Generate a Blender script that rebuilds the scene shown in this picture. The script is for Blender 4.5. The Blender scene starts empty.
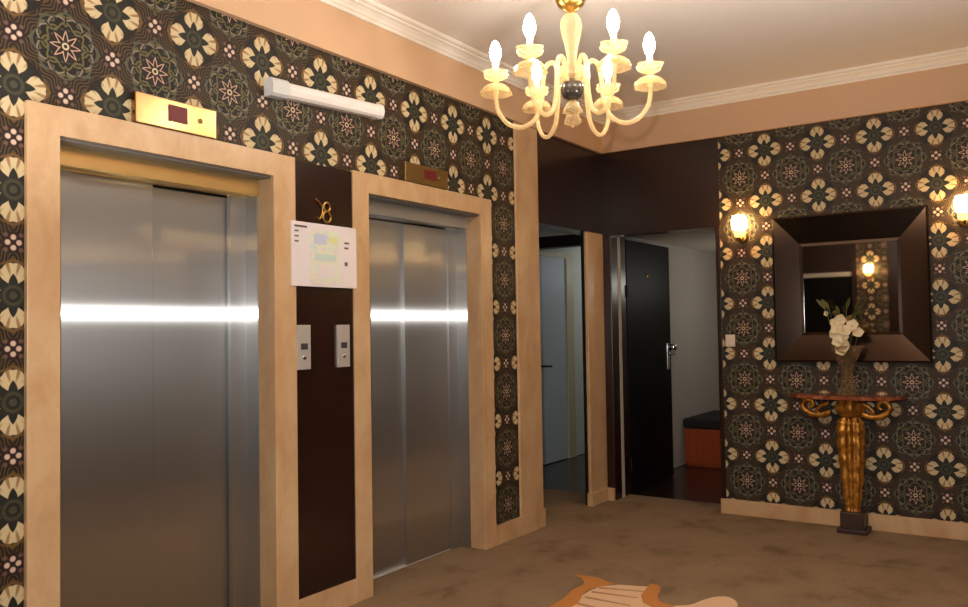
import bpy, bmesh, math, random
from mathutils import Vector, Matrix
random.seed(7)
PI = math.pi
SC = bpy.context.scene
COL = SC.collection

# ------------------------------------------------------------------ camera
F_PX = 826.566
YAW, PITCH, ROLL = -0.597331, 0.031061, -0.015935
fw = Vector((math.sin(YAW)*math.cos(PITCH), math.cos(YAW)*math.cos(PITCH), math.sin(PITCH)))
rt = Vector((math.cos(YAW), -math.sin(YAW), 0))
up = rt.cross(fw)
rt2 = rt*math.cos(ROLL) + up*math.sin(ROLL)
up2 = -rt*math.sin(ROLL) + up*math.cos(ROLL)
cam_d = bpy.data.cameras.new('camera')
cam = bpy.data.objects.new('camera', cam_d); COL.objects.link(cam)
M = Matrix((( rt2.x, up2.x, -fw.x, 0), (rt2.y, up2.y, -fw.y, 0), (rt2.z, up2.z, -fw.z, 1.40), (0, 0, 0, 1)))
cam.matrix_world = M
cam_d.sensor_width = 36.0
cam_d.lens = F_PX/968*36
cam_d.clip_start = 0.02
SC.camera = cam

# ------------------------------------------------------------------ world, exposure
w = bpy.data.worlds.new('world'); SC.world = w; w.use_nodes = True
w.node_tree.nodes['Background'].inputs[0].default_value = (1.0, 0.80, 0.62, 1)
w.node_tree.nodes['Background'].inputs[1].default_value = 0.0
SC.view_settings.view_transform = 'Standard'
SC.view_settings.look = 'None'
SC.view_settings.gamma = 1
SC.view_settings.use_curve_mapping = False
SC.view_settings.exposure = 0.0
SC.cycles.use_denoising = True
SC.cycles.max_bounces = 10
SC.cycles.caustics_reflective = False
SC.cycles.caustics_refractive = False
SC.cycles.sample_clamp_indirect = 6.0

WARM = (1.0, 0.62, 0.30)
BULB_E = 96.0           # chandelier bulbs
SCONCE_W = 52.0

def lamp(name, kind, loc, energy, color, size=0.1, rot=None, size_y=None):
    d = bpy.data.lights.new(name, kind); d.energy = energy; d.color = color
    if kind == 'AREA':
        d.size = size
        if size_y: d.shape = 'RECTANGLE'; d.size_y = size_y
    else:
        d.shadow_soft_size = size
    o = bpy.data.objects.new(name, d); COL.objects.link(o); o.location = loc
    if rot: o.rotation_euler = rot
    return o
# the camera's own flash head, a hand above and a little left of the lens
fl = lamp('camera_flash', 'SPOT', (-0.05, -0.02, 1.58), 260.0, (1.0, 0.97, 0.92), 0.03)
fl.rotation_euler = M.to_euler(); fl.data.spot_size = math.radians(110); fl.data.spot_blend = 0.9
# unseen lights added to brighten the rooms beyond the two openings
lamp('room_fill_light', 'POINT', (-2.05, 8.3, 1.85), 5.0, (1.0, 0.95, 0.87), 0.10)
lamp('corridor_fill_light', 'POINT', (-3.60, 8.75, 2.05), 5.5, (0.93, 0.97, 1.0), 0.10)
# weak overhead fill light added at the camera end of the lobby
lamp('lobby_fill_light', 'AREA', (-1.1, 0.3, 3.10), 14.0, (1.0, 0.80, 0.58), 0.7)
# fill lights added outside the frame: by the left wall and by the right wall, aimed at the ceiling
for x, y, z, e, tx, ty in ((-2.45, 0.75, 1.55, 15.0, 4, 22), (0.35, 2.6, 1.55, 69.0, -14, 10)):
    o = lamp('ceiling_fill_light', 'AREA', (x, y, z), e, (1.0, 0.97, 0.92), 0.22)
    o.rotation_euler = Vector((math.tan(math.radians(tx)), math.tan(math.radians(ty)), 1)).to_track_quat('-Z', 'Y').to_euler()
    o.data.spread = math.radians(120)

# ------------------------------------------------------------------ node helper
class NT:
    def __init__(s, name):
        s.m = bpy.data.materials.new(name); s.m.use_nodes = True
        s.t = s.m.node_tree; s.n = s.t.nodes; s.l = s.t.links
        s.b = s.n['Principled BSDF']; s.out = s.n['Material Output']
    def node(s, typ, **kw):
        n = s.n.new(typ)
        for k, v in kw.items(): setattr(n, k, v)
        return n
    def put(s, sock, v):
        if isinstance(v, (int, float)): sock.default_value = v
        elif isinstance(v, tuple): sock.default_value = v if len(v) == len(sock.default_value) else v + (1,)
        else: s.l.new(v, sock)
    def m_(s, op, a, b=0.0, c=0.0):
        n = s.node('ShaderNodeMath', operation=op)
        s.put(n.inputs[0], a); s.put(n.inputs[1], b); s.put(n.inputs[2], c)
        return n.outputs[0]
    def mix(s, f, a, b):
        n = s.node('ShaderNodeMix', data_type='RGBA')
        s.put(n.inputs[0], f); s.put(n.inputs[6], a); s.put(n.inputs[7], b)
        return n.outputs[2]
    def coord(s, which='Object'):
        return s.node('ShaderNodeTexCoord').outputs[which]
    def noise(s, vec, scale, detail=4.0, rough=0.55, dist=0.0):
        n = s.node('ShaderNodeTexNoise'); s.put(n.inputs['Vector'], vec)
        n.inputs['Scale'].default_value = scale; n.inputs['Detail'].default_value = detail
        n.inputs['Roughness'].default_value = rough; n.inputs['Distortion'].default_value = dist
        return n.outputs[0]
    def stretch(s, vec, sx, sy, sz):
        n = s.node('ShaderNodeMapping'); s.put(n.inputs['Vector'], vec)
        n.inputs['Scale'].default_value = (sx, sy, sz)
        return n.outputs[0]
    def ramp(s, f, stops):
        n = s.node('ShaderNodeValToRGB'); s.put(n.inputs[0], f)
        e = n.color_ramp.elements
        while len(e) < len(stops): e.new(0.5)
        for k, (p, c) in enumerate(stops):
            e[k].position = p; e[k].color = c + (1,)
        return n.outputs[0]
    def bump(s, h, strength=0.2, dist=0.01):
        n = s.node('ShaderNodeBump'); s.put(n.inputs['Height'], h)
        n.inputs['Strength'].default_value = strength; n.inputs['Distance'].default_value = dist
        s.l.new(n.outputs[0], s.b.inputs['Normal'])
    def set(s, **kw):
        for k, v in kw.items():
            s.put(s.b.inputs[k.replace('_', ' ')], v)
        return s

def srgb(r, g, b):
    f = lambda c: (c/255/12.92) if c/255 <= 0.04045 else ((c/255+0.055)/1.055)**2.4
    return (f(r), f(g), f(b))

def plain(name, col, rough=0.5, metal=0.0, **kw):
    t = NT(name); t.set(Base_Color=col, Roughness=rough, Metallic=metal)
    for k, v in kw.items(): t.set(**{k: v})
    v = t.noise(t.coord(), 9.0, 3.0)
    t.l.new(t.mix(t.m_('MULTIPLY', v, 0.22), col, tuple(c*0.72 for c in col)), t.b.inputs['Base Color'])
    return t.m

# ------------------------------------------------------------------ materials
def wallpaper(name, axis, o_h, o_z, per_h, per_z):
    t = NT(name)
    sep = t.node('ShaderNodeSeparateXYZ'); t.l.new(t.coord(), sep.inputs[0])
    h = sep.outputs[axis]; z = sep.outputs[2]
    m = t.m_
    def cell(v, o, p):
        a = m('DIVIDE', m('SUBTRACT', v, o), p)
        a = m('ADD', a, 40.5)
        return m('SUBTRACT', m('FRACT', a), 0.5)
    u = cell(h, o_h, per_h); v = cell(z, o_z, per_z)
    au = m('ABSOLUTE', u); av = m('ABSOLUTE', v)
    def length(a, b): return m('SQRT', m('ADD', m('MULTIPLY', a, a), m('MULTIPLY', b, b)))
    def inside(a, edge, soft=0.012):              # 1 where a < edge
        n = t.node('ShaderNodeMapRange'); n.interpolation_type = 'SMOOTHSTEP'
        t.put(n.inputs[0], a); t.put(n.inputs[1], m('ADD', edge, -soft) if not isinstance(edge, (int, float)) else edge-soft)
        t.put(n.inputs[2], m('ADD', edge, soft) if not isinstance(edge, (int, float)) else edge+soft)
        n.inputs[3].default_value = 1; n.inputs[4].default_value = 0
        return n.outputs[0]
    def band(a, c, wd, soft=0.008): return inside(m('ABSOLUTE', m('SUBTRACT', a, c)), wd, soft)
    r = length(u, v)
    th = m('ARCTAN2', v, u)
    # star medallion at the cell corners
    cu = m('SUBTRACT', 0.5, au); cv = m('SUBTRACT', 0.5, av)
    rs = length(cu, cv); ths = m('ARCTAN2', cv, cu)
    # dot clusters on the mid edges (two kinds, folded to one by taking max / min)
    bigc = m('MAXIMUM', au, av); sml = m('MINIMUM', au, av)
    d1 = m('SUBTRACT', 0.5, bigc)                  # along the edge direction
    BG = srgb(30, 24, 20); OCH = srgb(104, 76, 40); OLV = srgb(96, 88, 52)
    GRN = srgb(78, 76, 62); GRY = srgb(126, 114, 98); CREAM = srgb(200, 180, 140); PINK = srgb(190, 152, 130); DRK = srgb(34, 34, 30)
    # ground: dark, with fine brown threads
    thread = m('SINE', m('MULTIPLY', m('ADD', m('ADD', au, av), m('MULTIPLY', m('SINE', m('MULTIPLY', m('SUBTRACT', au, av), 22.0)), 0.035)), 118.0))
    c = t.mix(inside(m('MULTIPLY', thread, -1.0), -0.35, 0.4), BG, srgb(82, 62, 36))
    # lace of the medallion: concentric scrolls
    w1 = m('SINE', m('ADD', m('MULTIPLY', rs, 84.0), m('MULTIPLY', m('SINE', m('MULTIPLY', ths, 8.0)), 2.4)))
    w2 = m('SINE', m('ADD', m('MULTIPLY', ths, 16.0), m('MULTIPLY', rs, 26.0)))
    w3 = m('SINE', m('SUBTRACT', m('MULTIPLY', ths, 16.0), m('MULTIPLY', rs, 26.0)))
    med = inside(rs, m('ADD', 0.335, m('MULTIPLY', m('COSINE', m('MULTIPLY', ths, 8.0)), 0.03)), 0.012)
    c4 = m('ABSOLUTE', m('COSINE', m('MULTIPLY', ths, 4.0))); s4 = m('ABSOLUTE', m('SINE', m('MULTIPLY', ths, 4.0)))
    s8 = m('ABSOLUTE', m('SINE', m('MULTIPLY', ths, 8.0)))
    blk = srgb(22, 20, 18)
    lace = t.mix(inside(w1, -0.25, 0.3), blk, t.mix(inside(m('MULTIPLY', w2, w3), 0.0, 0.25), GRN, OLV))
    lace = t.mix(band(rs, m('ADD', 0.205, m('MULTIPLY', c4, 0.045)), 0.022, 0.008), lace, blk)
    lace = t.mix(band(rs, m('ADD', 0.185, m('MULTIPLY', c4, 0.050)), 0.011, 0.006), lace, OLV)
    lace = t.mix(band(rs, m('ADD', 0.250, m('MULTIPLY', s4, 0.050)), 0.010, 0.006), lace, GRY)
    lace = t.mix(band(rs, m('ADD', 0.295, m('MULTIPLY', c4, 0.035)), 0.010, 0.006), lace, GRN)
    lace = t.mix(m('MULTIPLY', inside(s8, 0.28, 0.1), band(rs, 0.255, 0.035, 0.01)), lace, blk)
    c = t.mix(med, c, lace)
    core = inside(rs, 0.165, 0.01)
    c = t.mix(core, c, srgb(30, 26, 26))
    tri = m('ABSOLUTE', m('SUBTRACT', m('MULTIPLY', m('FRACT', m('ADD', m('DIVIDE', ths, PI/4), 8.0)), 2.0), 1.0))   # 1 on the eight axes
    rstar = m('ADD', 0.065, m('MULTIPLY', m('POWER', tri, 1.5), 0.085))
    c = t.mix(band(rs, rstar, 0.013, 0.007), c, PINK)
    c = t.mix(band(rs, 0.028, 0.009, 0.005), c, CREAM)
    # ochre threads round the flower
    dia = m('ADD', m('MULTIPLY', r, 0.6), m('MULTIPLY', m('ADD', au, av), 0.4))
    c = t.mix(band(dia, 0.335, 0.016), c, OCH)
    fl_zone = inside(r, 0.305, 0.01)
    c = t.mix(fl_zone, c, BG)
    # four cream petals, scalloped on the outer edge, ridged fan-wise
    pa = m('SUBTRACT', bigc, 0.205)
    pth = m('ARCTAN2', sml, m('SUBTRACT', bigc, 0.09))
    scal = m('MULTIPLY', m('ABSOLUTE', m('SINE', m('MULTIPLY', pth, 6.0))), 0.10)
    pet = length(m('DIVIDE', pa, 0.098), m('DIVIDE', sml, 0.116))
    petal = inside(m('ADD', pet, m('MULTIPLY', scal, -1.0)), 0.98, 0.06)
    rid = inside(m('COSINE', m('MULTIPLY', pth, 12.0)), -0.55, 0.25)
    pc = t.mix(m('MULTIPLY', rid, inside(m('MULTIPLY', bigc, -1.0), -0.20, 0.04)), CREAM, srgb(150, 118, 82))
    c = t.mix(petal, c, pc)
    # dark eight-pointed leaf star
    tri2 = m('ABSOLUTE', m('SUBTRACT', m('MULTIPLY', m('FRACT', m('ADD', m('DIVIDE', th, PI/4), 8.0)), 2.0), 1.0))
    rl = m('ADD', m('ADD', 0.116, m('MULTIPLY', tri2, 0.092)), m('MULTIPLY', m('POWER', m('ABSOLUTE', m('SINE', m('MULTIPLY', th, 2.0))), 10.0), 0.045))
    c = t.mix(inside(r, rl, 0.008), c, DRK)
    c = t.mix(inside(m('MULTIPLY', m('SINE', m('MULTIPLY', r, 90.0)), -1.0), 0.1, 0.4), c, t.mix(inside(r, 0.10, 0.02), c, srgb(66, 64, 46)))
    # dots
    dd = length(d1, sml)
    q1 = length(m('SUBTRACT', m('ABSOLUTE', d1), 0.050), sml)
    q2 = length(d1, m('SUBTRACT', sml, 0.052))
    c = t.mix(inside(dd, 0.105, 0.012), c, srgb(40, 24, 22))
    c = t.mix(inside(m('MINIMUM', q1, q2), 0.025, 0.008), c, srgb(206, 178, 158))
    q3 = length(m('SUBTRACT', m('ABSOLUTE', d1), 0.07), m('SUBTRACT', sml, 0.07))
    c = t.mix(inside(q3, 0.02, 0.008), c, srgb(104, 76, 66))
    t.put(t.b.inputs['Base Color'], c)
    t.set(Roughness=0.55)
    t.b.inputs['Specular IOR Level'].default_value = 0.3
    return t.m
MAT = {}
MAT['paper_left'] = wallpaper('patterned_wallpaper', 1, 1.845, 2.668, 0.3755, 0.3745)
MAT['paper_back'] = wallpaper('patterned_wallpaper_back', 0, -1.676, 2.682, 0.3690, 0.3733)

def stone():
    t = NT('peach_travertine'); co = t.coord()
    a = t.noise(t.stretch(co, 1, 1, 0.6), 5.0, 6.0, 0.6, 0.6); b = t.noise(co, 38.0, 3.0)
    c = t.ramp(a, [(0.25, srgb(184, 144, 104)), (0.5, srgb(203, 167, 126)), (0.75, srgb(217, 187, 148))])
    c = t.mix(t.m_('MULTIPLY', b, 0.35), c, srgb(180, 134, 92))
    t.put(t.b.inputs['Base Color'], c); t.set(Roughness=0.32)
    return t.m
MAT['stone'] = stone()
def wood(name, c1, c2, rough=0.3):
    t = NT(name); co = t.coord()
    a = t.noise(t.stretch(co, 30, 30, 0.7), 2.0, 5.0, 0.6, 0.4)
    t.put(t.b.inputs['Base Color'], t.ramp(a, [(0.3, c1), (0.7, c2)])); t.set(Roughness=rough)
    return t.m
MAT['wood'] = wood('dark_mahogany', srgb(26, 12, 9), srgb(44, 20, 13), 0.26)
MAT['black_door'] = wood('black_lacquer', srgb(10, 9, 9), srgb(15, 13, 13), 0.45)
MAT['black_door'].node_tree.nodes['Principled BSDF'].inputs['Specular IOR Level'].default_value = 0.12
MAT['bench'] = wood('red_brown_veneer', srgb(150, 62, 30), srgb(176, 78, 40), 0.4)
MAT['darkfloor'] = wood('dark_polished_floor', srgb(34, 22, 18), srgb(46, 30, 24), 0.22)
MAT['fascia'] = plain('peach_paint', srgb(208, 168, 132), 0.6)
MAT['cornice'] = plain('white_plaster', srgb(238, 226, 212), 0.6)
MAT['ceil'] = plain('ceiling_paint', srgb(236, 222, 211), 0.7)
MAT['greywall'] = plain('grey_wall_paint', srgb(196, 190, 180), 0.7)
MAT['palewall'] = plain('pale_wall_paint', srgb(214, 216, 208), 0.7)
MAT['bluedoor'] = plain('cool_white_door_paint', srgb(196, 206, 214), 0.5)
MAT['beige'] = plain('beige_gloss_paint', srgb(206, 196, 160), 0.45)
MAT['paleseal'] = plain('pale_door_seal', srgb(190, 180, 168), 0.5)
MAT['black'] = plain('black_satin', srgb(16, 15, 15), 0.4)
MAT['cushion'] = plain('black_upholstery', srgb(24, 22, 22), 0.7)
MAT['chrome'] = plain('chrome', (0.75, 0.75, 0.77), 0.12, 1.0)
MAT['darkchrome'] = plain('smoked_glass_ball', (0.10, 0.09, 0.08), 0.08, 0.6)
MAT['steel_plate'] = plain('satin_steel', (0.66, 0.62, 0.60), 0.42, 0.55)
MAT['plastic'] = plain('white_plastic', srgb(236, 226, 222), 0.4)
MAT['plastic_grey'] = plain('grey_white_plastic', srgb(206, 206, 206), 0.45)
MAT['switch'] = plain('ivory_plastic', srgb(226, 206, 190), 0.45)
MAT['leaf'] = plain('olive_leaf', srgb(84, 84, 40), 0.5)
MAT['petal'] = plain('cream_petal', srgb(226, 208, 170), 0.5)
MAT['gap'] = plain('dark_gap', srgb(20, 16, 14), 0.9)
MAT['soffit'] = plain('grey_metal_soffit', srgb(120, 116, 114), 0.5, 0.3)
MAT['plinth'] = plain('dark_brown_plinth', srgb(58, 40, 34), 0.4)
def brushed(name, col, rough, an, streak=0.10):
    t = NT(name); co = t.coord()
    g = t.node('ShaderNodeBsdfAnisotropic'); tg = t.node('ShaderNodeTangent'); tg.direction_type = 'RADIAL'; tg.axis = 'Z'
    v = t.noise(t.stretch(co, 90, 90, 0.6), 3.0, 3.0)
    c = t.mix(t.m_('MULTIPLY', v, streak*2), col, tuple(x*0.55 for x in col))
    t.l.new(c, g.inputs['Color']); g.inputs['Roughness'].default_value = rough; g.inputs['Anisotropy'].default_value = an
    t.l.new(tg.outputs[0], g.inputs['Tangent'])
    g2 = t.node('ShaderNodeBsdfAnisotropic'); t.l.new(c, g2.inputs['Color']); g2.inputs['Roughness'].default_value = 0.44; g2.inputs['Anisotropy'].default_value = -0.55; t.l.new(tg.outputs[0], g2.inputs['Tangent'])
    mx = t.node('ShaderNodeMixShader'); mx.inputs[0].default_value = 0.45
    t.l.new(g.outputs[0], mx.inputs[1]); t.l.new(g2.outputs[0], mx.inputs[2])
    t.l.new(mx.outputs[0], t.out.inputs['Surface'])
    return t.m
MAT['steel'] = brushed('brushed_stainless_steel', (0.64, 0.64, 0.64), 0.255, -0.925)
MAT['brushed_brass'] = brushed('brushed_brass', (0.86, 0.60, 0.26), 0.25, -0.90)
MAT['brass_plate'] = plain('polished_brass_plate', srgb(184, 142, 96), 0.24, 1.0)
MAT['brass'] = plain('aged_brass', srgb(196, 156, 84), 0.3, 1.0)
MAT['oldbrass'] = plain('dull_brass_plate', srgb(150, 124, 78), 0.45, 1.0)
def gilt():
    t = NT('carved_gilt'); co = t.coord()
    a = t.noise(co, 26.0, 4.0)
    t.put(t.b.inputs['Base Color'], t.ramp(a, [(0.3, srgb(120, 66, 20)), (0.65, srgb(214, 150, 62))]))
    t.set(Roughness=0.35, Metallic=0.6); t.bump(a, 0.5, 0.01)
    return t.m
MAT['gilt'] = gilt()
def marble_red():
    t = NT('red_brown_marble'); co = t.coord(); a = t.noise(co, 14.0, 6.0, 0.6, 1.2)
    t.put(t.b.inputs['Base Color'], t.ramp(a, [(0.35, srgb(96, 44, 26)), (0.6, srgb(150, 84, 54)), (0.75, srgb(214, 168, 138))]))
    t.set(Roughness=0.15); return t.m
MAT['marble_red'] = marble_red()
def carpet():
    t = NT('taupe_carpet'); co = t.coord()
    a = t.noise(t.stretch(co, 1, 0.8, 1), 3.4, 8.0, 0.66, 0.25); b = t.noise(co, 150.0, 2.0); d = t.noise(co, 5.0, 6.0, 0.7, 0.4)
    c = t.ramp(a, [(0.30, srgb(112, 90, 66)), (0.46, srgb(142, 118, 93)), (0.7, srgb(156, 131, 104))])
    c = t.mix(t.m_('MULTIPLY', t.m_('GREATER_THAN', d, 0.60), 0.22), c, srgb(112, 82, 62))
    c = t.mix(t.m_('MULTIPLY', b, 0.30), c, srgb(110, 86, 66))
    t.put(t.b.inputs['Base Color'], c); t.set(Roughness=0.95)
    t.b.inputs['Specular IOR Level'].default_value = 0.1
    t.bump(b, 0.35, 0.006); return t.m
MAT['carpet'] = carpet()
MAT['emb_cream'] = plain('cream_carpet_pile', srgb(226, 188, 150), 0.95)
MAT['emb_ochre'] = plain('ochre_carpet_pile', srgb(196, 128, 62), 0.95)
MAT['emb_line'] = plain('tan_carpet_pile', srgb(176, 128, 92), 0.95)
def mirror():
    t = NT('mirror_silvering'); t.set(Base_Color=(0.80, 0.78, 0.74), Metallic=1.0, Roughness=0.02); return t.m
MAT['mirror'] = mirror()
def bronze():
    t = NT('polished_dark_bronze'); co = t.coord(); v = t.noise(t.stretch(co, 6, 6, 6), 2.0, 3.0)
    t.put(t.b.inputs['Base Color'], t.mix(v, srgb(88, 68, 54), srgb(74, 62, 56)))
    t.set(Metallic=0.95, Roughness=0.16); return t.m
MAT['bronze'] = bronze()
def emis(name, col, s):
    t = NT(name); t.set(Base_Color=col); t.put(t.b.inputs['Emission Color'], col); t.b.inputs['Emission Strength'].default_value = s
    return t.m
MAT['bulb'] = emis('lit_candle_bulb', (1.0, 0.90, 0.74), BULB_E)
MAT['sconce_lit'] = emis('lit_sconce_shade', (1.0, 0.62, 0.25), SCONCE_W)
MAT['led'] = emis('red_led_display', (0.10, 0.003, 0.006), 0.25)
MAT['led_off'] = plain('dark_display', srgb(70, 66, 74), 0.2)
def glassy(name, col, op, rough=0.06, trans=0.3):
    t = NT(name); t.set(Base_Color=col, Roughness=rough)
    t.b.inputs['Coat Weight'].default_value = 0.5
    tr = t.node('ShaderNodeBsdfTransparent'); tr.inputs[0].default_value = (1, 0.95, 0.85, 1)
    tl = t.node('ShaderNodeBsdfTranslucent'); tl.inputs[0].default_value = col + (1,)
    m1 = t.node('ShaderNodeMixShader'); m1.inputs[0].default_value = trans
    t.l.new(t.b.outputs[0], m1.inputs[1]); t.l.new(tl.outputs[0], m1.inputs[2])
    lw = t.node('ShaderNodeLayerWeight'); lw.inputs[0].default_value = 0.32
    f = t.m_('ADD', t.m_('MULTIPLY', lw.outputs['Facing'], 1-op), op)
    m2 = t.node('ShaderNodeMixShader'); t.l.new(f, m2.inputs[0])
    t.l.new(tr.outputs[0], m2.inputs[1]); t.l.new(m1.outputs[0], m2.inputs[2])
    t.l.new(m2.outputs[0], t.out.inputs['Surface'])
    return t.m
MAT['glass_gold'] = glassy('golden_glass', srgb(250, 226, 178), 0.12, 0.05, 0.35)
MAT['glass_arm'] = glassy('golden_glass_tube', srgb(250, 226, 178), 0.45, 0.05, 0.35)
MAT['glass_clear'] = glassy('clear_glass', srgb(150, 124, 98), 0.10, 0.05, 0.0)
def frosted():
    return glassy('frosted_acrylic', srgb(240, 232, 228), 0.9)
def paper_sheet():
    t = NT('printed_plan_sheet'); co = t.coord(); n = t.noise(co, 26.0, 3.0, 0.6)
    t.put(t.b.inputs['Base Color'], t.ramp(n, [(0.25, srgb(196, 206, 226)), (0.42, srgb(206, 222, 222)), (0.52, srgb(222, 224, 190)), (0.62, srgb(226, 210, 216)), (0.75, srgb(190, 214, 214))]))
    t.set(Roughness=0.35); return t.m
MAT['plan'] = paper_sheet()
MAT['sheet'] = plain('white_sheet', srgb(232, 222, 224), 0.25)
MAT['ink'] = plain('grey_ink', srgb(96, 84, 92), 0.6)
MAT['plan_yellow'] = plain('pale_yellow_ink', srgb(220, 222, 160), 0.5)
MAT['plan_blue'] = plain('pale_blue_ink', srgb(196, 204, 226), 0.5)
MAT['plan_green'] = plain('pale_green_ink', srgb(196, 216, 210), 0.5)

# ------------------------------------------------------------------ mesh helpers
def box(bm, x0, x1, y0, y1, z0, z1, bevel=0.0):
    vs = [bm.verts.new((x, y, z)) for x in (x0, x1) for y in (y0, y1) for z in (z0, z1)]
    fs = [(0, 1, 3, 2), (4, 6, 7, 5), (0, 4, 5, 1), (2, 3, 7, 6), (0, 2, 6, 4), (1, 5, 7, 3)]
    nf = [bm.faces.new([vs[i] for i in f]) for f in fs]
    if bevel:
        es = list({e for f in nf for e in f.edges})
        bmesh.ops.bevel(bm, geom=es, offset=bevel, segments=2, affect='EDGES', profile=0.5)
    return bm
def B(*a, **k):
    bm = bmesh.new(); return box(bm, *a, **k)
def lathe(bm, prof, c=(0, 0, 0), seg=24, cap=True, wob=None):
    rings = []
    for i, (r, z) in enumerate(prof):
        ring = []
        for k in range(seg):
            a = 2*PI*k/seg
            rr = r*(1 + (wob(a, i) if wob else 0))
            ring.append(bm.verts.new((c[0]+rr*math.cos(a), c[1]+rr*math.sin(a), c[2]+z)))
        rings.append(ring)
    for a, b in zip(rings, rings[1:]):
        for k in range(seg):
            bm.faces.new((a[k], a[(k+1) % seg], b[(k+1) % seg], b[k]))
    if cap:
        bm.faces.new(list(reversed(rings[0]))); bm.faces.new(rings[-1])
    return bm
def smooth_path(pts, n=6):
    P = [Vector(p) for p in pts]; out = []
    for i in range(len(P)-1):
        p0 = P[max(i-1, 0)]; p1 = P[i]; p2 = P[i+1]; p3 = P[min(i+2, len(P)-1)]
        for k in range(n):
            t = k/n
            out.append(0.5*((2*p1)+(p2-p0)*t+(2*p0-5*p1+4*p2-p3)*t*t+(3*p1-p0-3*p2+p3)*t**3))
    out.append(P[-1]); return out
def tube(bm, path, r, seg=10):
    path = [Vector(p) for p in path]; rings = []; prev = None
    rad = r if callable(r) else (lambda t: r)
    for i, p in enumerate(path):
        d = (path[min(i+1, len(path)-1)] - path[max(i-1, 0)]).normalized()
        if prev is None:
            a = d.orthogonal().normalized()
        else:
            a = (prev - d*prev.dot(d)).normalized()
        prev = a; b = d.cross(a); rr = rad(i/(len(path)-1))
        rings.append([bm.verts.new(p + (a*math.cos(2*PI*k/seg) + b*math.sin(2*PI*k/seg))*rr) for k in range(seg)])
    for a, b in zip(rings, rings[1:]):
        for k in range(seg): bm.faces.new((a[k], a[(k+1) % seg], b[(k+1) % seg], b[k]))
    bm.faces.new(list(reversed(rings[0]))); bm.faces.new(rings[-1]); return bm
def extrude_profile(bm, prof, p0, p1, nrm, miter0=0.0, miter1=0.0):
    """prof: list of (distance off the wall, z); runs from p0 to p1 (x, y) with wall normal nrm; mitres shorten with distance"""
    p0 = Vector(p0); p1 = Vector(p1); d = (p1-p0).normalized(); n = Vector(nrm)
    A = [bm.verts.new(((p0+n*o+d*o*miter0).x, (p0+n*o+d*o*miter0).y, z)) for o, z in prof]
    C = [bm.verts.new(((p1+n*o-d*o*miter1).x, (p1+n*o-d*o*miter1).y, z)) for o, z in prof]
    for i in range(len(prof)):
        j = (i+1) % len(prof)
        bm.faces.new((A[i], A[j], C[j], C[i]))
    bm.faces.new(list(reversed(A))); bm.faces.new(C); return bm

def obj(name, bm, mat, parent=None, smooth=False, label=None):
    bmesh.ops.recalc_face_normals(bm, faces=bm.faces)
    if parent is not None:
        q = parent; off = Vector((0, 0, 0))
        while q is not None: off += Vector(q.location); q = q.parent
        bmesh.ops.translate(bm, verts=bm.verts, vec=-off)
    me = bpy.data.meshes.new(name); bm.to_mesh(me); bm.free()
    mats = mat if isinstance(mat, list) else [mat]
    for m in mats: me.materials.append(MAT[m])
    if smooth:
        for p in me.polygons: p.use_smooth = True
    o = bpy.data.objects.new(name, me); COL.objects.link(o)
    if parent is not None: o.parent = parent
    if label: o['label'] = label
    return o
def struct(name, bm, mat, parent=None, label=None, cat=None):
    o = obj(name, bm, mat, parent)
    o['kind'] = 'structure'
    if label: o['label'] = label
    if cat: o['category'] = cat
    return o
def thing(name, label, cat, loc, group=None, kind=None):
    o = bpy.data.objects.new(name, None); COL.objects.link(o); o.location = loc
    o.empty_display_size = 0.1
    o['label'] = label; o['category'] = cat
    if group: o['group'] = group
    if kind: o['kind'] = kind
    return o
def copy_tree(o, parent=None):
    c = o.copy(); COL.objects.link(c); c.parent = parent
    for ch in list(o.children): copy_tree(ch, c)
    return c

# ------------------------------------------------------------------ the shell
XL, XR, YB, YR = -3.0, 0.77, 6.15, -0.5
ZP, ZF, ZC = 2.825, 3.06, 3.14           # top of wallpaper, top of fascia, ceiling

# floor: carpet with a woven emblem (same pile, other yarns)
bm = bmesh.new()
box(bm, -3.25, XR+0.2, YR-0.15, 6.43, -0.10, 0.0)
box(bm, -4.6, -3.25, 4.6, 6.30, -0.10, 0.0)
def flat(pts, mi, z):
    lo = [bm.verts.new((x, y, 0.0)) for x, y in pts]; hi = [bm.verts.new((x, y, z)) for x, y in pts]
    fs = [bm.faces.new(hi)]
    for k in range(len(pts)):
        j = (k+1) % len(pts); fs.append(bm.faces.new((lo[k], lo[j], hi[j], hi[k])))
    for f in fs: f.material_index = mi
def cr(pts, n=5): return [(p.x, p.y) for p in smooth_path([(x, y, 0) for x, y in pts], n)]
# ochre scroll at the left of the emblem
flat(cr([(-2.259, 4.18), (-2.19, 4.19), (-2.12, 4.20), (-2.05, 4.165), (-2.00, 4.15)]) +
     cr([(-2.02, 4.08), (-2.06, 4.01), (-2.055, 3.90), (-2.02, 3.80), (-2.01, 3.70), (-2.03, 3.55)]) +
     cr([(-2.11, 3.55), (-2.105, 3.68), (-2.11, 3.80), (-2.135, 3.93), (-2.13, 4.05), (-2.18, 4.14)]), 2, 0.004)
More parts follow.
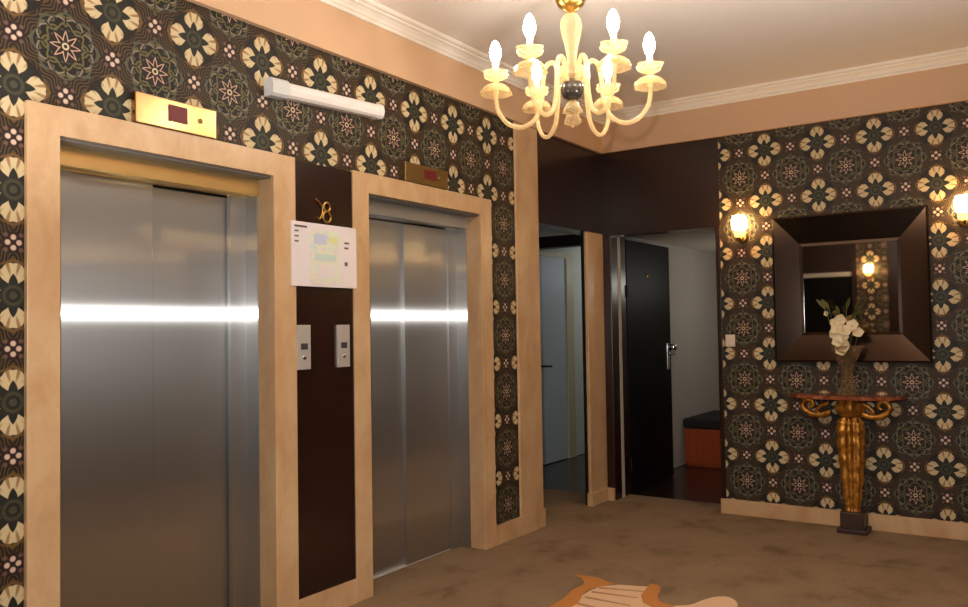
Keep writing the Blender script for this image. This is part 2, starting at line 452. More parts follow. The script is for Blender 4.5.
# cream fan of the shell and its ochre rim
flat([(-2.03, 3.65), (-2.045, 3.76), (-2.05, 3.88), (-2.05, 3.97), (-2.035, 4.06), (-2.0, 4.105), (-1.96, 4.145), (-1.88, 4.17), (-1.805, 4.20), (-1.78, 4.13), (-1.745, 4.02), (-1.69, 3.93), (-1.62, 3.88), (-1.55, 3.60), (-1.60, 3.40), (-2.0, 3.40)], 1, 0.0032)
flat(cr([(-1.825, 4.245), (-1.77, 4.235), (-1.735, 4.165), (-1.71, 4.07), (-1.66, 3.99), (-1.58, 3.975)]) +
     [(-1.56, 3.90), (-1.66, 3.89), (-1.735, 3.94), (-1.79, 4.04), (-1.808, 4.15)], 2, 0.005)
flat(cr([(-1.58, 3.975), (-1.52, 4.03), (-1.49, 4.13), (-1.455, 4.21), (-1.40, 4.245), (-1.345, 4.20), (-1.31, 4.12), (-1.29, 4.03)]) +
     [(-1.25, 3.8), (-1.5, 3.7), (-1.6, 3.88)], 1, 0.0045)
for k, (a, b_) in enumerate([((-2.03, 4.035), (-1.80, 4.10)), ((-2.03, 3.955), (-1.79, 3.99)), ((-2.02, 3.86), (-1.77, 3.86)), ((-2.01, 3.75), (-1.73, 3.73))]):
    v = Vector((b_[0]-a[0], b_[1]-a[1])).normalized(); n_ = Vector((-v.y, v.x))*0.009
    flat([(a[0]+n_.x, a[1]+n_.y), (a[0]-n_.x, a[1]-n_.y), (b_[0]-n_.x*0.3, b_[1]-n_.y*0.3), (b_[0]+n_.x*0.3, b_[1]+n_.y*0.3)], 3, 0.006)
struct('floor', bm, ['carpet', 'emb_cream', 'emb_ochre', 'emb_line'])
bm = B(-3.30, -1.9, 6.43, 9.8, -0.10, -0.004)
box(bm, -4.6, -3.30, 6.30, 9.8, -0.10, -0.004)
struct('floor_beyond', bm, 'darkfloor')
struct('ceiling', B(-3.3, XR+0.2, YR-0.2, YB+0.2, ZC, ZC+0.1), 'ceil')

# left wall: wallpaper around the two elevator openings
E1 = (1.507, 2.779, 1.628, 2.643)          # outer / inner of the stone frame
E2 = (3.180, 4.485, 3.303, 4.360)
ZO, ZI = 2.245, 2.137
bm = bmesh.new()
for y0, y1, z0, z1 in ((YR-0.15, 1.56, 0, 3.14), (1.56, 2.70, 2.19, 3.14), (2.70, 3.24, 0, 3.14), (3.24, 4.42, 2.19, 3.14), (4.42, 5.10, 0, 3.14)):
    box(bm, XL-0.19, XL, y0, y1, z0, z1)
struct('wall_left', bm, 'paper_left')
# back wall
bm = B(-2.03, XR+0.2, YB, YB+0.28, 0, 3.14)
struct('wall_back', bm, 'paper_back')
# wall round the inner corner above the openings, and the piers
bm = B(-3.19, XL-0.012, 5.10, 6.15, 2.20, 3.14); box(bm, -3.19, -2.03, 6.165, 6.43, 2.20, 3.14)
struct('wall_corner', bm, 'palewall')
# dark wood panelling above the openings
bm = B(-3.17, XL, 5.11, 6.155, 2.160, ZP+0.01); struct('trim_1', bm, 'wood')
bm = B(XL, -2.018, YB-0.001, 6.30, 2.145, ZP+0.01); box(bm, -2.95, -2.04, 6.20, 6.43, 2.165, 2.20)
struct('trim_2', bm, 'wood')
# stone columns
bm = B(-3.17, -2.985, 4.800, 5.105, 0, ZP+0.005, bevel=0.008); box(bm, -3.16, -2.977, 4.792, 5.112, 0, 0.125)
struct('trim_3', bm, 'stone')
bm = B(-3.022, -2.992, 5.860, 6.150, 0, 2.162, bevel=0.006); box(bm, -3.022, -2.976, 5.845, 6.150, 0, 0.10); box(bm, -2.976, -2.925, 6.120, 6.150, 0, 0.10)
struct('trim_4', bm, 'stone')
# door casing left and right of the opening in the back wall
bm = B(-2.99, -2.92, 6.14, 6.42, 0, 2.15, bevel=0.005); box(bm, -3.08, -2.99, 6.15, 6.42, 0, 2.15)
struct('trim_5', bm, 'wood')
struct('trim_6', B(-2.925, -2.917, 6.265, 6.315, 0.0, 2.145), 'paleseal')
struct('trim_7', B(-2.052, -2.018, 6.135, 6.42, 0, 2.15, bevel=0.004), 'wood')
# black jamb lining on the hidden side of the corner pillar
struct('trim_8', B(-3.045, -3.021, 5.855, 6.16, 0, 2.162), 'black')

# fascia (peach band) and cornice
bm = bmesh.new()
FP = [(-0.01, ZP), (0.030, ZP), (0.030, ZF+0.005), (-0.01, ZF+0.005)]
extrude_profile(bm, FP, (XL, YR), (XL, YB), (1, 0), 0, 1)
extrude_profile(bm, FP, (XL, YB), (XR, YB), (0, -1), 1, 1)
extrude_profile(bm, FP, (XR, YB), (XR, YR), (-1, 0), 1, 1)
extrude_profile(bm, FP, (XR, YR), (XL, YR), (0, 1), 1, 1)
struct('trim_9', bm, 'fascia')
bm = bmesh.new()
CP = [(-0.01, ZF), (0.040, ZF), (0.044, ZF+0.008), (0.040, ZF+0.018), (0.050, ZF+0.022), (0.058, ZF+0.034), (0.075, ZF+0.046), (0.090, ZF+0.050),
      (0.092, ZF+0.060), (0.112, ZF+0.062), (0.120, ZF+0.070), (0.120, ZC+0.005), (-0.01, ZC+0.005)]
extrude_profile(bm, CP, (XL, YR), (XL, YB), (1, 0), 0, 1)
extrude_profile(bm, CP, (XL, YB), (XR, YB), (0, -1), 1, 1)
extrude_profile(bm, CP, (XR, YB), (XR, YR), (-1, 0), 1, 1)
extrude_profile(bm, CP, (XR, YR), (XL, YR), (0, 1), 1, 1)
struct('trim_10', bm, 'cornice')
# baseboards
bm = B(XL-0.01, -2.983, 2.70, 3.26, 0, 0.124); box(bm, XL-0.01, -2.983, 4.44, 4.80, 0, 0.124); box(bm, XL-0.01, -2.983, YR, 1.55, 0, 0.124)
struct('baseboard_left', bm, 'stone')
bm = B(-2.055, XR, 6.120, 6.155, 0, 0.108, bevel=0.004)
struct('baseboard_back', bm, 'stone')
# dark wood panel between the elevators
struct('trim_11', B(XL-0.01, -2.990, 2.775, 3.185, 0.122, ZO-0.01), 'wood')

# right wall and rear wall (seen in the mirror and in the steel)
bm = bmesh.new()
for y0, y1, z0, z1 in ((YR-0.15, 1.56, 0, 3.14), (1.56, 2.70, 2.19, 3.14), (2.70, 3.24, 0, 3.14), (3.24, 4.42, 2.19, 3.14), (4.42, YB+0.2, 0, 3.14)):
    box(bm, XR, XR+0.19, y0, y1, z0, z1)
struct('wall_right', bm, 'paper_left')
bm = B(-2.26, -1.80, YR-0.15, YR, 0, 3.14); struct('wall_rear', bm, 'paper_back')
bm = B(-3.2, -2.26, YR-0.15, YR, 2.14, 3.14); box(bm, -2.29, -2.225, YR-0.15, YR+0.02, 0, 2.82); box(bm, -1.82, XR+0.1, YR-0.15, YR+0.012, 0, 3.14)
struct('trim_12', bm, 'wood')

def elevator(name, E, xf, sgn, label, front='left', header='steel'):
    """stone portal with a two-leaf steel sliding door; xf = wall plane, sgn = +1 when the room lies at +x"""
    yo0, yo1, yi0, yi1 = E
    def bx(bm, a, b, *r, **k):
        x0, x1 = sorted((xf + sgn*a, xf + sgn*b)); return box(bm, x0, x1, *r, **k)
    root = thing(name, label, 'elevator door', (xf, (yo0+yo1)/2, 0), kind='structure')
    bm = bmesh.new()
    bx(bm, -0.10, 0.020, yo0, yi0, 0, ZO, bevel=0.004); bx(bm, -0.10, 0.020, yi1, yo1, 0, ZO, bevel=0.004); bx(bm, -0.10, 0.0195, yi0-0.01, yi1+0.01, ZI, ZO)
    obj('stone_frame', bm, 'stone', root)
    bm = bmesh.new()                                   # steel lining, stepped posts and header
    bx(bm, -0.20, -0.095, yi0-0.05, yi0+0.006, 0, ZI); bx(bm, -0.20, -0.095, yi1-0.006, yi1+0.05, 0, ZI)
    bx(bm, -0.20, -0.175, yi0, yi0+0.155, 0, 2.06); bx(bm, -0.20, -0.175, yi1-0.095, yi1, 0, 2.06)
    obj('steel_lining', bm, 'steel', root)
    bm = bmesh.new(); bx(bm, -0.20, -0.085, yi0, yi1, 2.052, 2.128)
    obj('header_panel', bm, header, root)
    bm = bmesh.new(); bx(bm, -0.20, 0.0, yi0, yi1, 2.126, ZI+0.004)
    obj('header_soffit', bm, 'soffit', root)
    ym = yi0 + (yi1-yi0)*0.51
    dl, dr = (-0.190, -0.216) if front == 'left' else (-0.216, -0.190)
    bm = bmesh.new(); bx(bm, dl-0.03, dl, yi0+0.10, ym+(0.004 if front == 'left' else 0.03), 0.004, 2.052, bevel=0.004)
    obj('door_panel', bm, 'steel', root)
    bm = bmesh.new(); bx(bm, dr-0.03, dr, ym-(0.03 if front == 'left' else 0.004), yi1-0.05, 0.004, 2.046, bevel=0.004)
    obj('door_panel', bm, 'steel', root)
    bm = bmesh.new(); bx(bm, -0.30, -0.255, yi0-0.05, yi1+0.05, 0, 2.14)
    obj('shaft_lining', bm, 'gap', root)
    bm = bmesh.new(); bx(bm, -0.26, -0.186, yi0, yi1, -0.02, 0.003)
    obj('sill', bm, 'steel_plate', root)
    return root
elevator('door_1', E1, XL, 1, 'large brushed steel elevator door in a peach stone frame at the left, nearest the camera', 'left', 'brushed_brass')
elevator('door_2', E2, XL, 1, 'farther brushed steel elevator door in a peach stone frame, right of the dark panel', 'right')
elevator('door_3', E1, XR, -1, 'brushed steel elevator door on the right wall, seen only as a blur in the steel')
elevator('door_4', E2, XR, -1, 'second brushed steel elevator door on the right wall, seen only as a blur in the steel')

# ------------------------------------------------------------------ rooms beyond the openings
struct('wall_room_left', B(-3.24, -3.08, 6.42, 9.6, 0, 2.35), 'greywall')
struct('wall_room_far', B(-3.24, -1.6, 9.6, 9.7, 0, 2.35), 'greywall')
struct('wall_room_right', B(-1.75, -1.6, 6.43, 9.6, 0, 2.35), 'greywall')
struct('ceiling_room', B(-3.24, -1.6, 6.44, 9.7, 2.212, 2.3), 'cornice')
bm = B(-4.45, -4.30, 4.8, 7.30, 0, 2.5); box(bm, -4.45, -4.30, 7.30, 7.82, 2.14, 2.5); box(bm, -4.45, -4.30, 7.82, 9.6, 0, 2.5)
struct('wall_corridor', bm, 'palewall')
bm = B(-4.45, -3.24, 9.6, 9.7, 0, 2.5); box(bm, -4.45, -3.19, 4.70, 4.82, 0, 2.5)
struct('wall_corridor_end', bm, 'palewall')
struct('ceiling_corridor', B(-4.45, -3.17, 4.7, 9.7, 2.33, 2.4), 'palewall')
bm = B(-4.30, -3.24, 6.30, 6.42, 2.105, 2.205); box(bm, -4.30, -3.80, 6.30, 6.42, 0, 2.105)
struct('trim_13', bm, 'black')

# white door in the corridor
d = thing('door_5', 'pale blue-white door in a beige frame far down the corridor behind the left opening', 'door', (-4.30, 7.55, 0), kind='structure')
bm = B(-4.33, -4.275, 7.88, 8.03, 0, 2.20); box(bm, -4.33, -4.275, 7.02, 7.14, 0, 2.20); box(bm, -4.33, -4.276, 7.02, 8.03, 2.15, 2.20)
obj('door_frame', bm, 'beige', d)
obj('door_leaf', B(-4.335, -4.292, 7.14, 7.88, 0.005, 2.15), 'bluedoor', d)
bm = tube(bmesh.new(), smooth_path([(-4.292, 7.34, 1.01), (-4.24, 7.34, 1.01), (-4.235, 7.37, 1.01), (-4.235, 7.45, 1.005)], 4), 0.011)
obj('handle', bm, 'black', d, True)

# open black door in the back wall
d = thing('door_6', 'black door standing open into the dim room beside the wallpapered wall', 'door', (-2.925, 6.43, 0), kind='structure')
leaf = obj('door_leaf', B(-2.965, -2.920, 6.435, 7.395, 0.004, 2.14, bevel=0.003), 'black_door', d)
for z in (0.25, 1.70): obj('hinge', lathe(bmesh.new(), [(0.010, -0.05), (0.010, 0.05)], (-2.912, 6.432, z), 10), 'black', d)
bm = bmesh.new(); lathe(bm, [(0.0, 0), (0.018, 0), (0.022, 0.004), (0.012, 0.008), (0.002, 0.008)], (0, 0, 0), 16, False)
bmesh.ops.rotate(bm, verts=bm.verts, matrix=Matrix.Rotation(PI/2, 3, 'Y')); bmesh.ops.translate(bm, verts=bm.verts, vec=(-2.920, 6.87, 1.845))
obj('peephole', bm, 'brass', d, True)
bm = B(-2.921, -2.910, 7.285, 7.345, 1.00, 1.24, bevel=0.004)
hp = obj('handle_plate', bm, 'chrome', d)
bm = tube(bmesh.new(), smooth_path([(-2.912, 7.315, 1.15), (-2.865, 7.315, 1.15), (-2.855, 7.30, 1.15), (-2.855, 7.19, 1.145)], 4), 0.012)
obj('lever_handle', bm, 'chrome', d, True)
obj('lock_knob', lathe(bmesh.new(), [(0.004, -0.03), (0.03, -0.028), (0.036, 0), (0.03, 0.028), (0.004, 0.03)], (-2.885, 7.37, 1.205), 16), 'chrome', d, True)

# low bench in the room behind the black door
b = thing('bench', 'low red-brown bench with a black seat pad in the dim room behind the black door', 'bench', (-2.6, 8.6, 0))
bm = B(-3.06, -2.10, 8.05, 8.95, 0.02, 0.37, bevel=0.006); box(bm, -3.04, -2.12, 8.07, 8.93, -0.004, 0.025)
obj('bench_body', bm, 'bench', b)
obj('seat_pad', B(-3.07, -2.09, 8.04, 8.96, 0.37, 0.47, bevel=0.02), 'cushion', b)

# rear-wall door seen in the mirror
d = thing('door_7', 'dark door with a pale header seen in the mirror', 'door', (-2.85, YR, 0), kind='structure')
obj('door_leaf', B(-3.0, -2.29, YR-0.09, YR-0.045, 0, 2.08), 'black_door', d)
obj('door_header', B(-3.0, -2.29, YR-0.1, YR+0.01, 2.08, 2.14), 'greywall', d)

# ------------------------------------------------------------------ chandelier
CX, CY = -1.735, 3.285
ch = thing('chandelier', 'gold glass chandelier with six lit candle bulbs hanging from the ceiling', 'chandelier', (CX, CY, ZC))
obj('ceiling_rose', lathe(bmesh.new(), [(0.002, 0), (0.07, 0), (0.072, -0.012), (0.05, -0.03), (0.02, -0.045), (0.002, -0.047)], (CX, CY, ZC), 24), 'brass', ch, True)
obj('rod', lathe(bmesh.new(), [(0.008, 2.90), (0.008, 3.10)], (CX, CY, 0), 10), 'brass', ch, True)
obj('bell_cap', lathe(bmesh.new(), [(0.010, 2.925), (0.072, 2.915), (0.070, 2.885), (0.058, 2.855), (0.034, 2.836), (0.014, 2.826), (0.008, 2.815)], (CX, CY, 0), 28), 'brass', ch, True)
obj('baluster', lathe(bmesh.new(), [(0.010, 2.82), (0.030, 2.812), (0.046, 2.785), (0.049, 2.755), (0.042, 2.715), (0.030, 2.670), (0.022, 2.620), (0.022, 2.585), (0.034, 2.555), (0.055, 2.535), (0.060, 2.525), (0.030, 2.518)], (CX, CY, 0), 24,
    wob=lambda a, i: 0.05*math.cos(8*a)), 'glass_gold', ch, True)
obj('hub_ball', lathe(bmesh.new(), [(0.018, 2.524), (0.038, 2.510), (0.050, 2.492), (0.053, 2.472), (0.050, 2.452), (0.038, 2.434), (0.018, 2.424)], (CX, CY, 0), 24), 'darkchrome', ch, True)
obj('finial', lathe(bmesh.new(), [(0.012, 2.426), (0.022, 2.415), (0.040, 2.385), (0.046, 2.370), (0.030, 2.366), (0.030, 2.350), (0.040, 2.325), (0.032, 2.315), (0.010, 2.312), (0.004, 2.300)], (CX, CY, 0), 24,
    wob=lambda a, i: 0.12*math.cos(6*a) if i in (3, 6) else 0), 'glass_gold', ch, True)
VA = math.atan2(CX, CY)                     # keeps two arms square to the camera's view
ARM_R = 0.345
a0 = -VA                                    # direction of +r for arm 0 (to the right as seen)
for k in range(6):
    an = a0 + k*PI/3
    e = Vector((math.cos(an), math.sin(an), 0)); P = lambda r, z: Vector((CX, CY, z)) + e*r
    path = smooth_path([P(0.045, 2.500), P(0.058, 2.560), P(0.085, 2.598), P(0.118, 2.580), P(0.130, 2.520), P(0.138, 2.430), P(0.165, 2.350), P(0.225, 2.312), P(0.290, 2.328), P(0.334, 2.385), P(ARM_R, 2.440), P(ARM_R, 2.470)], 6)
    arm = obj('arm', tube(bmesh.new(), path, lambda t: 0.0115 - 0.002*t, 10), 'glass_arm', ch, True)
    c = tuple(P(ARM_R, 0))
    obj('drip_dish', lathe(bmesh.new(), [(0.012, 2.515), (0.030, 2.513), (0.052, 2.502), (0.068, 2.482), (0.073, 2.466), (0.068, 2.466), (0.050, 2.492), (0.030, 2.503), (0.012, 2.505)], c, 24, wob=lambda a, i: 0.06*math.cos(8*a) if 2 < i < 7 else 0), 'glass_gold', arm, True)
    obj('leaf_cup', lathe(bmesh.new(), [(0.012, 2.528), (0.030, 2.532), (0.050, 2.548), (0.058, 2.566), (0.050, 2.572), (0.036, 2.560), (0.020, 2.550), (0.012, 2.548)], c, 24, wob=lambda a, i: 0.16*math.cos(6*a) if 1 < i < 7 else 0), 'glass_gold', arm, True)
    obj('candle_tube', lathe(bmesh.new(), [(0.010, 2.462), (0.013, 2.47), (0.0125, 2.60), (0.015, 2.606), (0.013, 2.615)], c, 12), 'glass_arm', arm, True)
    obj('bulb', lathe(bmesh.new(), [(0.008, 2.612), (0.018, 2.622), (0.0250, 2.642), (0.0260, 2.660), (0.022, 2.684), (0.013, 2.704), (0.003, 2.714)], c, 12), 'bulb', arm, True)

# ------------------------------------------------------------------ left wall fittings
def indicator(E, y0, y1, z0, z1, ry0, ry1, mat, label):
    t = thing('floor_indicator', label, 'floor indicator', (XL, (y0+y1)/2, z0), 'floor indicators above the elevators')
    obj('housing', B(XL-0.004, -2.972, y0, y1, z0, z1, bevel=0.004), mat, t)
    obj('display', B(-2.973, -2.969, ry0, ry1, z0+0.035, z1-0.022), 'led', t, label='dark red display')
    bm = bmesh.new(); lathe(bm, [(0.001, 0), (0.011, 0), (0.011, 0.004), (0.001, 0.005)], (0, 0, 0), 14)
    bmesh.ops.rotate(bm, verts=bm.verts, matrix=Matrix.Rotation(PI/2, 3, 'Y')); bmesh.ops.translate(bm, verts=bm.verts, vec=(-2.973, y1-0.085, (z0+z1)/2))
    obj('key_switch', bm, 'oldbrass', t, True)
    return t
indicator(E1, 1.925, 2.315, 2.247, 2.372, 2.075, 2.165, 'brass_plate', 'shiny brass floor indicator with red display above the nearer, left elevator')
indicator(E2, 3.600, 4.005, 2.247, 2.358, 3.775, 3.885, 'oldbrass', 'dull brass floor indicator with red display above the farther, right elevator')

t = thing('emergency_light', 'slim white emergency light batten tilted on the wallpaper between the elevators', 'emergency light', (XL, 3.0, 2.55))
def batten(y0, y1, hw, d0, d1):
    bm = bmesh.new(); prof = [(d0, -hw), (d1-0.02, -hw), (d1-0.006, -hw*0.7), (d1, 0), (d1-0.006, hw*0.7), (d1-0.02, hw), (d0, hw)]
    z = lambda y: 2.548 + (y-2.6)*0.055
    A = [bm.verts.new((XL+a, y0, z(y0)+b)) for a, b in prof]; C = [bm.verts.new((XL+a, y1, z(y1)+b)) for a, b in prof]
    n = len(prof)
    for i in range(n): bm.faces.new((A[i], A[(i+1) % n], C[(i+1) % n], C[i]))
    bm.faces.new(A); bm.faces.new(C); return bm
obj('diffuser', batten(2.71, 3.35, 0.036, 0.0, 0.060), 'plastic', t)
obj('end_cap', batten(2.605, 2.71, 0.043, 0.0, 0.066), 'plastic_grey', t, label='grey-white square end cap')
obj('end_cap', batten(3.35, 3.39, 0.039, 0.0, 0.063), 'plastic', t)

t = thing('notice_board', 'white printed notice with a pale map on the dark panel between the elevators', 'notice', (-2.978, 2.98, 1.62))
X0 = -2.978
obj('board', B(-2.981, X0+0.008, 2.742, 3.190, 1.622, 1.936, bevel=0.002), 'sheet', t)
mp = obj('map_print', B(X0+0.0075, X0+0.0095, 2.862, 3.062, 1.640, 1.905), 'plan', t, label='pale multicoloured map')
obj('map_patch', B(X0+0.009, X0+0.0105, 2.985, 3.045, 1.845, 1.875), 'plan_yellow', mp)
obj('map_patch', B(X0+0.009, X0+0.0105, 2.885, 2.975, 1.835, 1.885), 'plan_blue', mp)
obj('map_patch', B(X0+0.009, X0+0.0105, 2.895, 3.035, 1.755, 1.785), 'plan_green', mp)
obj('map_patch', B(X0+0.009, X0+0.0105, 2.915, 3.025, 1.665, 1.735), 'sheet', mp)
obj('heading_line', B(X0+0.0075, X0+0.009, 2.760, 2.840, 1.908, 1.918), 'ink', t)
for z in (1.885, 1.860, 1.835): obj('text_line', B(X0+0.0075, X0+0.009, 2.760, 2.785, z, z+0.008), 'ink', t)
for z, w_ in ((1.848, 0.034), (1.822, 0.028), (1.735, 0.022)): obj('text_mark', B(X0+0.0075, X0+0.009, 3.10, 3.10+w_, z, z+(0.010 if z > 1.8 else 0.02)), 'ink', t)

t = thing('floor_number', 'small brass numeral with a curled flourish on the dark panel above the notice', 'number sign', (-2.99, 2.975, 1.95))
XN = -2.984
bm = bmesh.new()
def ring(cy, cz, ry, rz): return [(XN, cy+ry*math.cos(2*PI*k/20), cz+rz*math.sin(2*PI*k/20)) for k in range(21)]
tube(bm, ring(2.990, 2.028, 0.022, 0.022), 0.006, 8); tube(bm, ring(2.990, 1.978, 0.027, 0.028), 0.006, 8)
obj('numeral', bm, 'brass', t, True)
bm = tube(bmesh.new(), smooth_path([(XN, 2.915, 2.060), (XN, 2.940, 2.045), (XN, 2.960, 2.020), (XN, 2.955, 1.985), (XN, 2.940, 1.962), (XN, 2.928, 1.970)], 5), 0.004, 8)
obj('flourish', bm, 'brass', t, True)

for y0, lab in ((2.780, 'left one of two steel call button plates, beside the nearer elevator'), (3.054, 'right one of two steel call button plates, beside the farther elevator')):
    t = thing('call_button_plate', lab, 'call button', (-2.99, y0+0.044, 1.22), 'elevator call plates on the dark panel')
    obj('plate', B(-2.992, -2.978, y0, y0+0.088, 1.218, 1.434, bevel=0.003), 'steel_plate', t)
    obj('display', B(-2.979, -2.976, y0+0.022, y0+0.066, 1.315, 1.345), 'led_off', t)
    bm = bmesh.new(); lathe(bm, [(0.001, 0), (0.012, 0), (0.012, 0.004), (0.009, 0.006), (0.001, 0.006)], (0, 0, 0), 16)
    bmesh.ops.rotate(bm, verts=bm.verts, matrix=Matrix.Rotation(PI/2, 3, 'Y')); bmesh.ops.translate(bm, verts=bm.verts, vec=(-2.979, y0+0.044, 1.275))
    obj('button', bm, 'chrome', t, True)

# ------------------------------------------------------------------ back wall fittings
MX0, MX1, MZ0, MZ1 = -1.622, -0.622, 1.135, 2.168
IX0, IX1, IZ0, IZ1 = -1.422, -0.815, 1.340, 1.950
t = thing('framed_mirror', 'square mirror in a wide dark polished frame on the wallpapered wall', 'mirror', ((MX0+MX1)/2, YB, MZ0))
bm = bmesh.new()
rings = []
for (x0, x1, z0, z1, y) in ((MX0, MX1, MZ0, MZ1, YB+0.004), (MX0, MX1, MZ0, MZ1, YB-0.050), (MX0+0.012, MX1-0.012, MZ0+0.012, MZ1-0.012, YB-0.056),
                            (IX0-0.02, IX1+0.02, IZ0-0.02, IZ1+0.02, YB-0.030), (IX0, IX1, IZ0, IZ1, YB-0.034), (IX0, IX1, IZ0, IZ1, YB+0.004)):
    rings.append([bm.verts.new(p) for p in ((x0, y, z0), (x1, y, z0), (x1, y, z1), (x0, y, z1))])
for a, b_ in zip(rings, rings[1:]):
    for k in range(4): bm.faces.new((a[k], a[(k+1) % 4], b_[(k+1) % 4], b_[k]))
obj('mirror_frame', bm, 'bronze', t)
obj('mirror_glass', B(IX0-0.004, IX1+0.004, YB-0.022, YB+0.002, IZ0-0.004, IZ1+0.004), 'mirror', t)

def sconce(x, y, z, s, label):
    """s = -1 when the wall faces -y"""
    t = thing('wall_sconce', label, 'wall lamp', (x, y, z), 'candle sconces on the wallpaper')
    bm = bmesh.new(); lathe(bm, [(0.001, 0), (0.042, 0), (0.042, 0.010), (0.030, 0.018), (0.001, 0.020)], (0, 0, 0), 20)
    bmesh.ops.rotate(bm, verts=bm.verts, matrix=Matrix.Rotation(PI/2 if s < 0 else -PI/2, 3, 'X')); bmesh.ops.translate(bm, verts=bm.verts, vec=(x, y, z-0.055))
    obj('backplate', bm, 'brass', t, True)
    bm = tube(bmesh.new(), smooth_path([(x, y+s*0.015, z-0.055), (x, y+s*0.05, z-0.075), (x, y+s*0.070, z-0.065), (x, y+s*0.075, z-0.035)], 5), 0.008)
    obj('bracket', bm, 'brass', t, True)
    obj('cup', lathe(bmesh.new(), [(0.012, -0.058), (0.034, -0.052), (0.038, -0.03), (0.040, -0.008), (0.030, -0.006)], (x, y+s*0.075, z), 20), 'glass_arm', t, True)
    obj('shade', lathe(bmesh.new(), [(0.030, -0.006), (0.050, 0.0), (0.055, 0.035), (0.055, 0.070), (0.045, 0.098), (0.020, 0.104)], (x, y+s*0.075, z), 20), 'sconce_lit', t, True)
    return t
sconce(-1.850, YB, 2.105, -1, 'lit wall sconce left of the mirror, near the dark doorway')
sconce(-0.415, YB, 2.105, -1, 'lit wall sconce right of the mirror, cut by the photo edge')
sconce(-2.06, YR, 2.12, 1, 'lit wall sconce behind the camera, seen only in the mirror')

t = thing('light_switch', 'small ivory light switch on the wallpaper beside the dark door frame', 'light switch', (-1.962, YB, 1.25))
obj('switch_plate', B(-1.995, -1.925, YB-0.010, YB+0.002, 1.240, 1.330, bevel=0.003), 'switch', t)
obj('rocker', B(-1.978, -1.942, YB-0.016, YB-0.008, 1.258, 1.312, bevel=0.002), 'switch', t)

# console table
TX = -1.150; TY = YB
t = thing('console_table', 'narrow console with a red-brown marble top on a gilded carved pedestal below the mirror', 'console table', (TX, YB-0.12, 0))
bm = bmesh.new(); pts = []
for k in range(25):
    a = PI*k/24; pts.append((TX + 0.375*math.cos(a)*1.0, YB-0.032 - 0.27*(math.sin(a)**0.6)))
lo = [bm.verts.new((x, y, 0.893)) for x, y in pts]; hi = [bm.verts.new((x, y, 0.918)) for x, y in pts]
bm.faces.new(lo); bm.faces.new(hi)
for k in range(len(pts)): bm.faces.new((lo[k], lo[(k+1) % len(pts)], hi[(k+1) % len(pts)], hi[k]))
bmesh.ops.bevel(bm, geom=[e for e in bm.edges if abs(e.verts[0].co.z-e.verts[1].co.z) < 1e-5], offset=0.006, segments=2, affect='EDGES')
obj('table_top', bm, 'marble_red', t)
TOPX = TX; TX = -1.118; PY = YB-0.125
prof = [(0.044, 0.135), (0.042, 0.17), (0.050, 0.22), (0.059, 0.32), (0.069, 0.44), (0.076, 0.56), (0.080, 0.66), (0.077, 0.72), (0.062, 0.755), (0.048, 0.775)]
fine = [(p.x, p.y) for p in smooth_path([(r, z, 0) for r, z in prof], 5)]
bm = lathe(bmesh.new(), fine, (TX, PY, 0), 48, wob=lambda a, i: 0.15*math.cos(8*a) + 0.05*math.sin(i*1.25))
bmesh.ops.scale(bm, verts=bm.verts, vec=(1, 0.85, 1), space=Matrix.Translation((-TX, -PY, 0)))
obj('pedestal', bm, 'gilt', t, True)
bm = lathe(bmesh.new(), [(0.048, 0.770), (0.066, 0.780), (0.086, 0.815), (0.090, 0.845), (0.080, 0.870), (0.080, 0.894)], (TX, PY, 0), 40, wob=lambda a, i: 0.14*math.cos(5*a+0.6) if i in (1, 2, 3) else 0.0)
obj('capital', bm, 'gilt', t, True)
TX = TOPX
for s in (-1, 1):
    bm = bmesh.new()
    tube(bm, smooth_path([(TX+s*0.09, PY, 0.80), (TX+s*0.16, PY, 0.775), (TX+s*0.23, PY, 0.785), (TX+s*0.275, PY, 0.83), (TX+s*0.255, PY, 0.872), (TX+s*0.215, PY, 0.872), (TX+s*0.205, PY, 0.838), (TX+s*0.230, PY, 0.825)], 6), lambda u: 0.024-0.010*u, 10)
    tube(bm, smooth_path([(TX+s*0.10, PY-0.01, 0.86), (TX+s*0.15, PY-0.01, 0.84), (TX+s*0.18, PY-0.01, 0.80), (TX+s*0.155, PY-0.01, 0.785)], 6), lambda u: 0.018-0.008*u, 10)
    tube(bm, [(TX+s*0.26, PY, 0.850), (TX+s*0.27, PY, 0.895)], 0.016, 8)
    obj('scroll_bracket', bm, 'gilt', t, True)
TX = -1.118
bm = B(TX-0.070, TX+0.078, PY-0.080, YB-0.034, 0.030, 0.140, bevel=0.006); box(bm, TX-0.088, TX+0.098, PY-0.10, YB-0.032, 0.0, 0.032, bevel=0.005)
obj('plinth', bm, 'plinth', t)

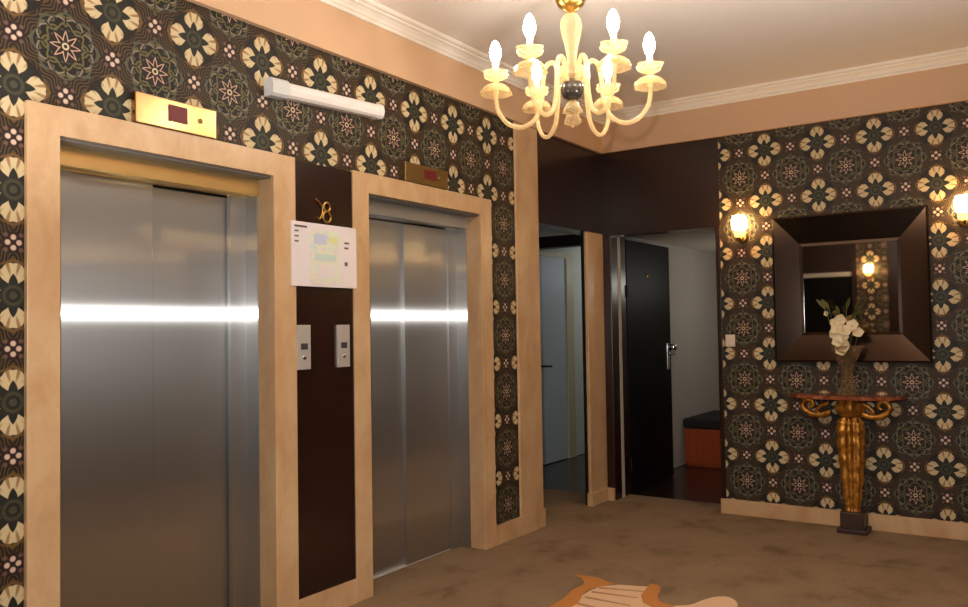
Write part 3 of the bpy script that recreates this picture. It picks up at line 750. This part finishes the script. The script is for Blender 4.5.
# vase and flowers
VX, VY = -1.125, YB-0.15
t = thing('vase', 'clear flared glass vase on the marble console table', 'vase', (VX, VY, 0.918))
obj('vase_body', lathe(bmesh.new(), [(0.002, 0.919), (0.075, 0.919), (0.076, 0.930), (0.055, 0.955), (0.038, 1.00), (0.036, 1.06), (0.050, 1.12), (0.080, 1.19), (0.108, 1.25), (0.104, 1.25), (0.076, 1.19), (0.046, 1.12), (0.030, 1.06), (0.030, 1.0), (0.002, 0.97)], (VX, VY, 0), 28), 'glass_clear', t, True)
t = thing('flower_bouquet', 'cream white flowers with green leaves standing in the glass vase', 'flowers', (VX, VY, 0.975))
def blossom(c, r, tilt):
    bm = bmesh.new()
    for k in range(5):
        a = 2*PI*k/5 + random.uniform(-.2, .2)
        rows = []
        for i in range(5):
            u = i/4; wd = r*0.62*math.sin(PI*min(max(u*0.9+0.08, 0), 1)); ln = r*u
            rows.append([bm.verts.new((ln*math.cos(a)-s*wd*math.sin(a), ln*math.sin(a)+s*wd*math.cos(a), 0.30*r*u*u + 0.10*r*s*s)) for s in (-1, 0, 1)])
        for p, q in zip(rows, rows[1:]):
            for j in range(2): bm.faces.new((p[j], p[j+1], q[j+1], q[j]))
    lathe(bm, [(0.1*r, 0), (0.17*r, 0.08*r), (0.12*r, 0.22*r), (0.02*r, 0.26*r)], (0, 0, 0), 8)
    bmesh.ops.rotate(bm, verts=bm.verts, matrix=Matrix.Rotation(PI/2+tilt[0], 3, 'X')); bmesh.ops.rotate(bm, verts=bm.verts, matrix=Matrix.Rotation(tilt[1], 3, 'Z'))
    bmesh.ops.translate(bm, verts=bm.verts, vec=c); return bm
FL = [(-1.155, -0.075, 1.285, .060), (-1.115, -0.085, 1.250, .060), (-1.165, -0.06, 1.365, .058), (-1.120, -0.07, 1.350, .055), (-1.075, -0.05, 1.385, .052), (-1.190, -0.03, 1.325, .050),
      (-1.150, -0.05, 1.425, .050), (-1.195, -0.02, 1.405, .042), (-1.045, -0.03, 1.335, .048), (-1.135, -0.08, 1.310, .055), (-1.145, -0.07, 1.215, .050), (-1.245, 0.0, 1.470, .026)]
for x, dy, z, r in FL:
    obj('blossom', blossom((x, VY+dy, z), r*0.80, (random.uniform(-.5, .2), random.uniform(-.5, .5))), 'petal', t, True)
for x, dy, z, r in FL:
    obj('stem', tube(bmesh.new(), smooth_path([(VX+(x-VX)*0.05, VY, 0.985), (VX+(x-VX)*0.15, VY, 1.12), (VX+(x-VX)*0.7, VY+dy*0.4, 1.12+(z-1.12)*0.6), (x, VY+dy+0.012, z)], 4), 0.003, 6), 'leaf', t, True)
for k in range(6):
    a = random.uniform(0, 2*PI); x = VX - 0.03 + 0.10*math.cos(a); z = 1.44 + random.uniform(-.04, .07); y = VY + 0.03*math.sin(a)
    bm = bmesh.new(); d = Vector((math.cos(a)*0.5, -0.2, 1)).normalized(); s = d.orthogonal().normalized(); base = Vector((x, y, z))
    rows = []
    for i in range(6):
        u = i/5; wd = 0.016*math.sin(PI*(0.06+0.92*u)); p = base + d*(0.09*u) + Vector((math.cos(a), 0, -0.3))*0.02*u*u
        rows.append([bm.verts.new(p - s*wd), bm.verts.new(p + Vector((0, 0.004, 0))), bm.verts.new(p + s*wd)])
    for p, q in zip(rows, rows[1:]):
        for j in range(2): bm.faces.new((p[j], p[j+1], q[j+1], q[j]))
    tube(bm, smooth_path([(VX, VY, 1.10), (VX+(x-VX)*0.5, y, 1.28), (x, y, z)], 4), 0.0025, 5)
    obj('leaf', bm, 'leaf', t, True)
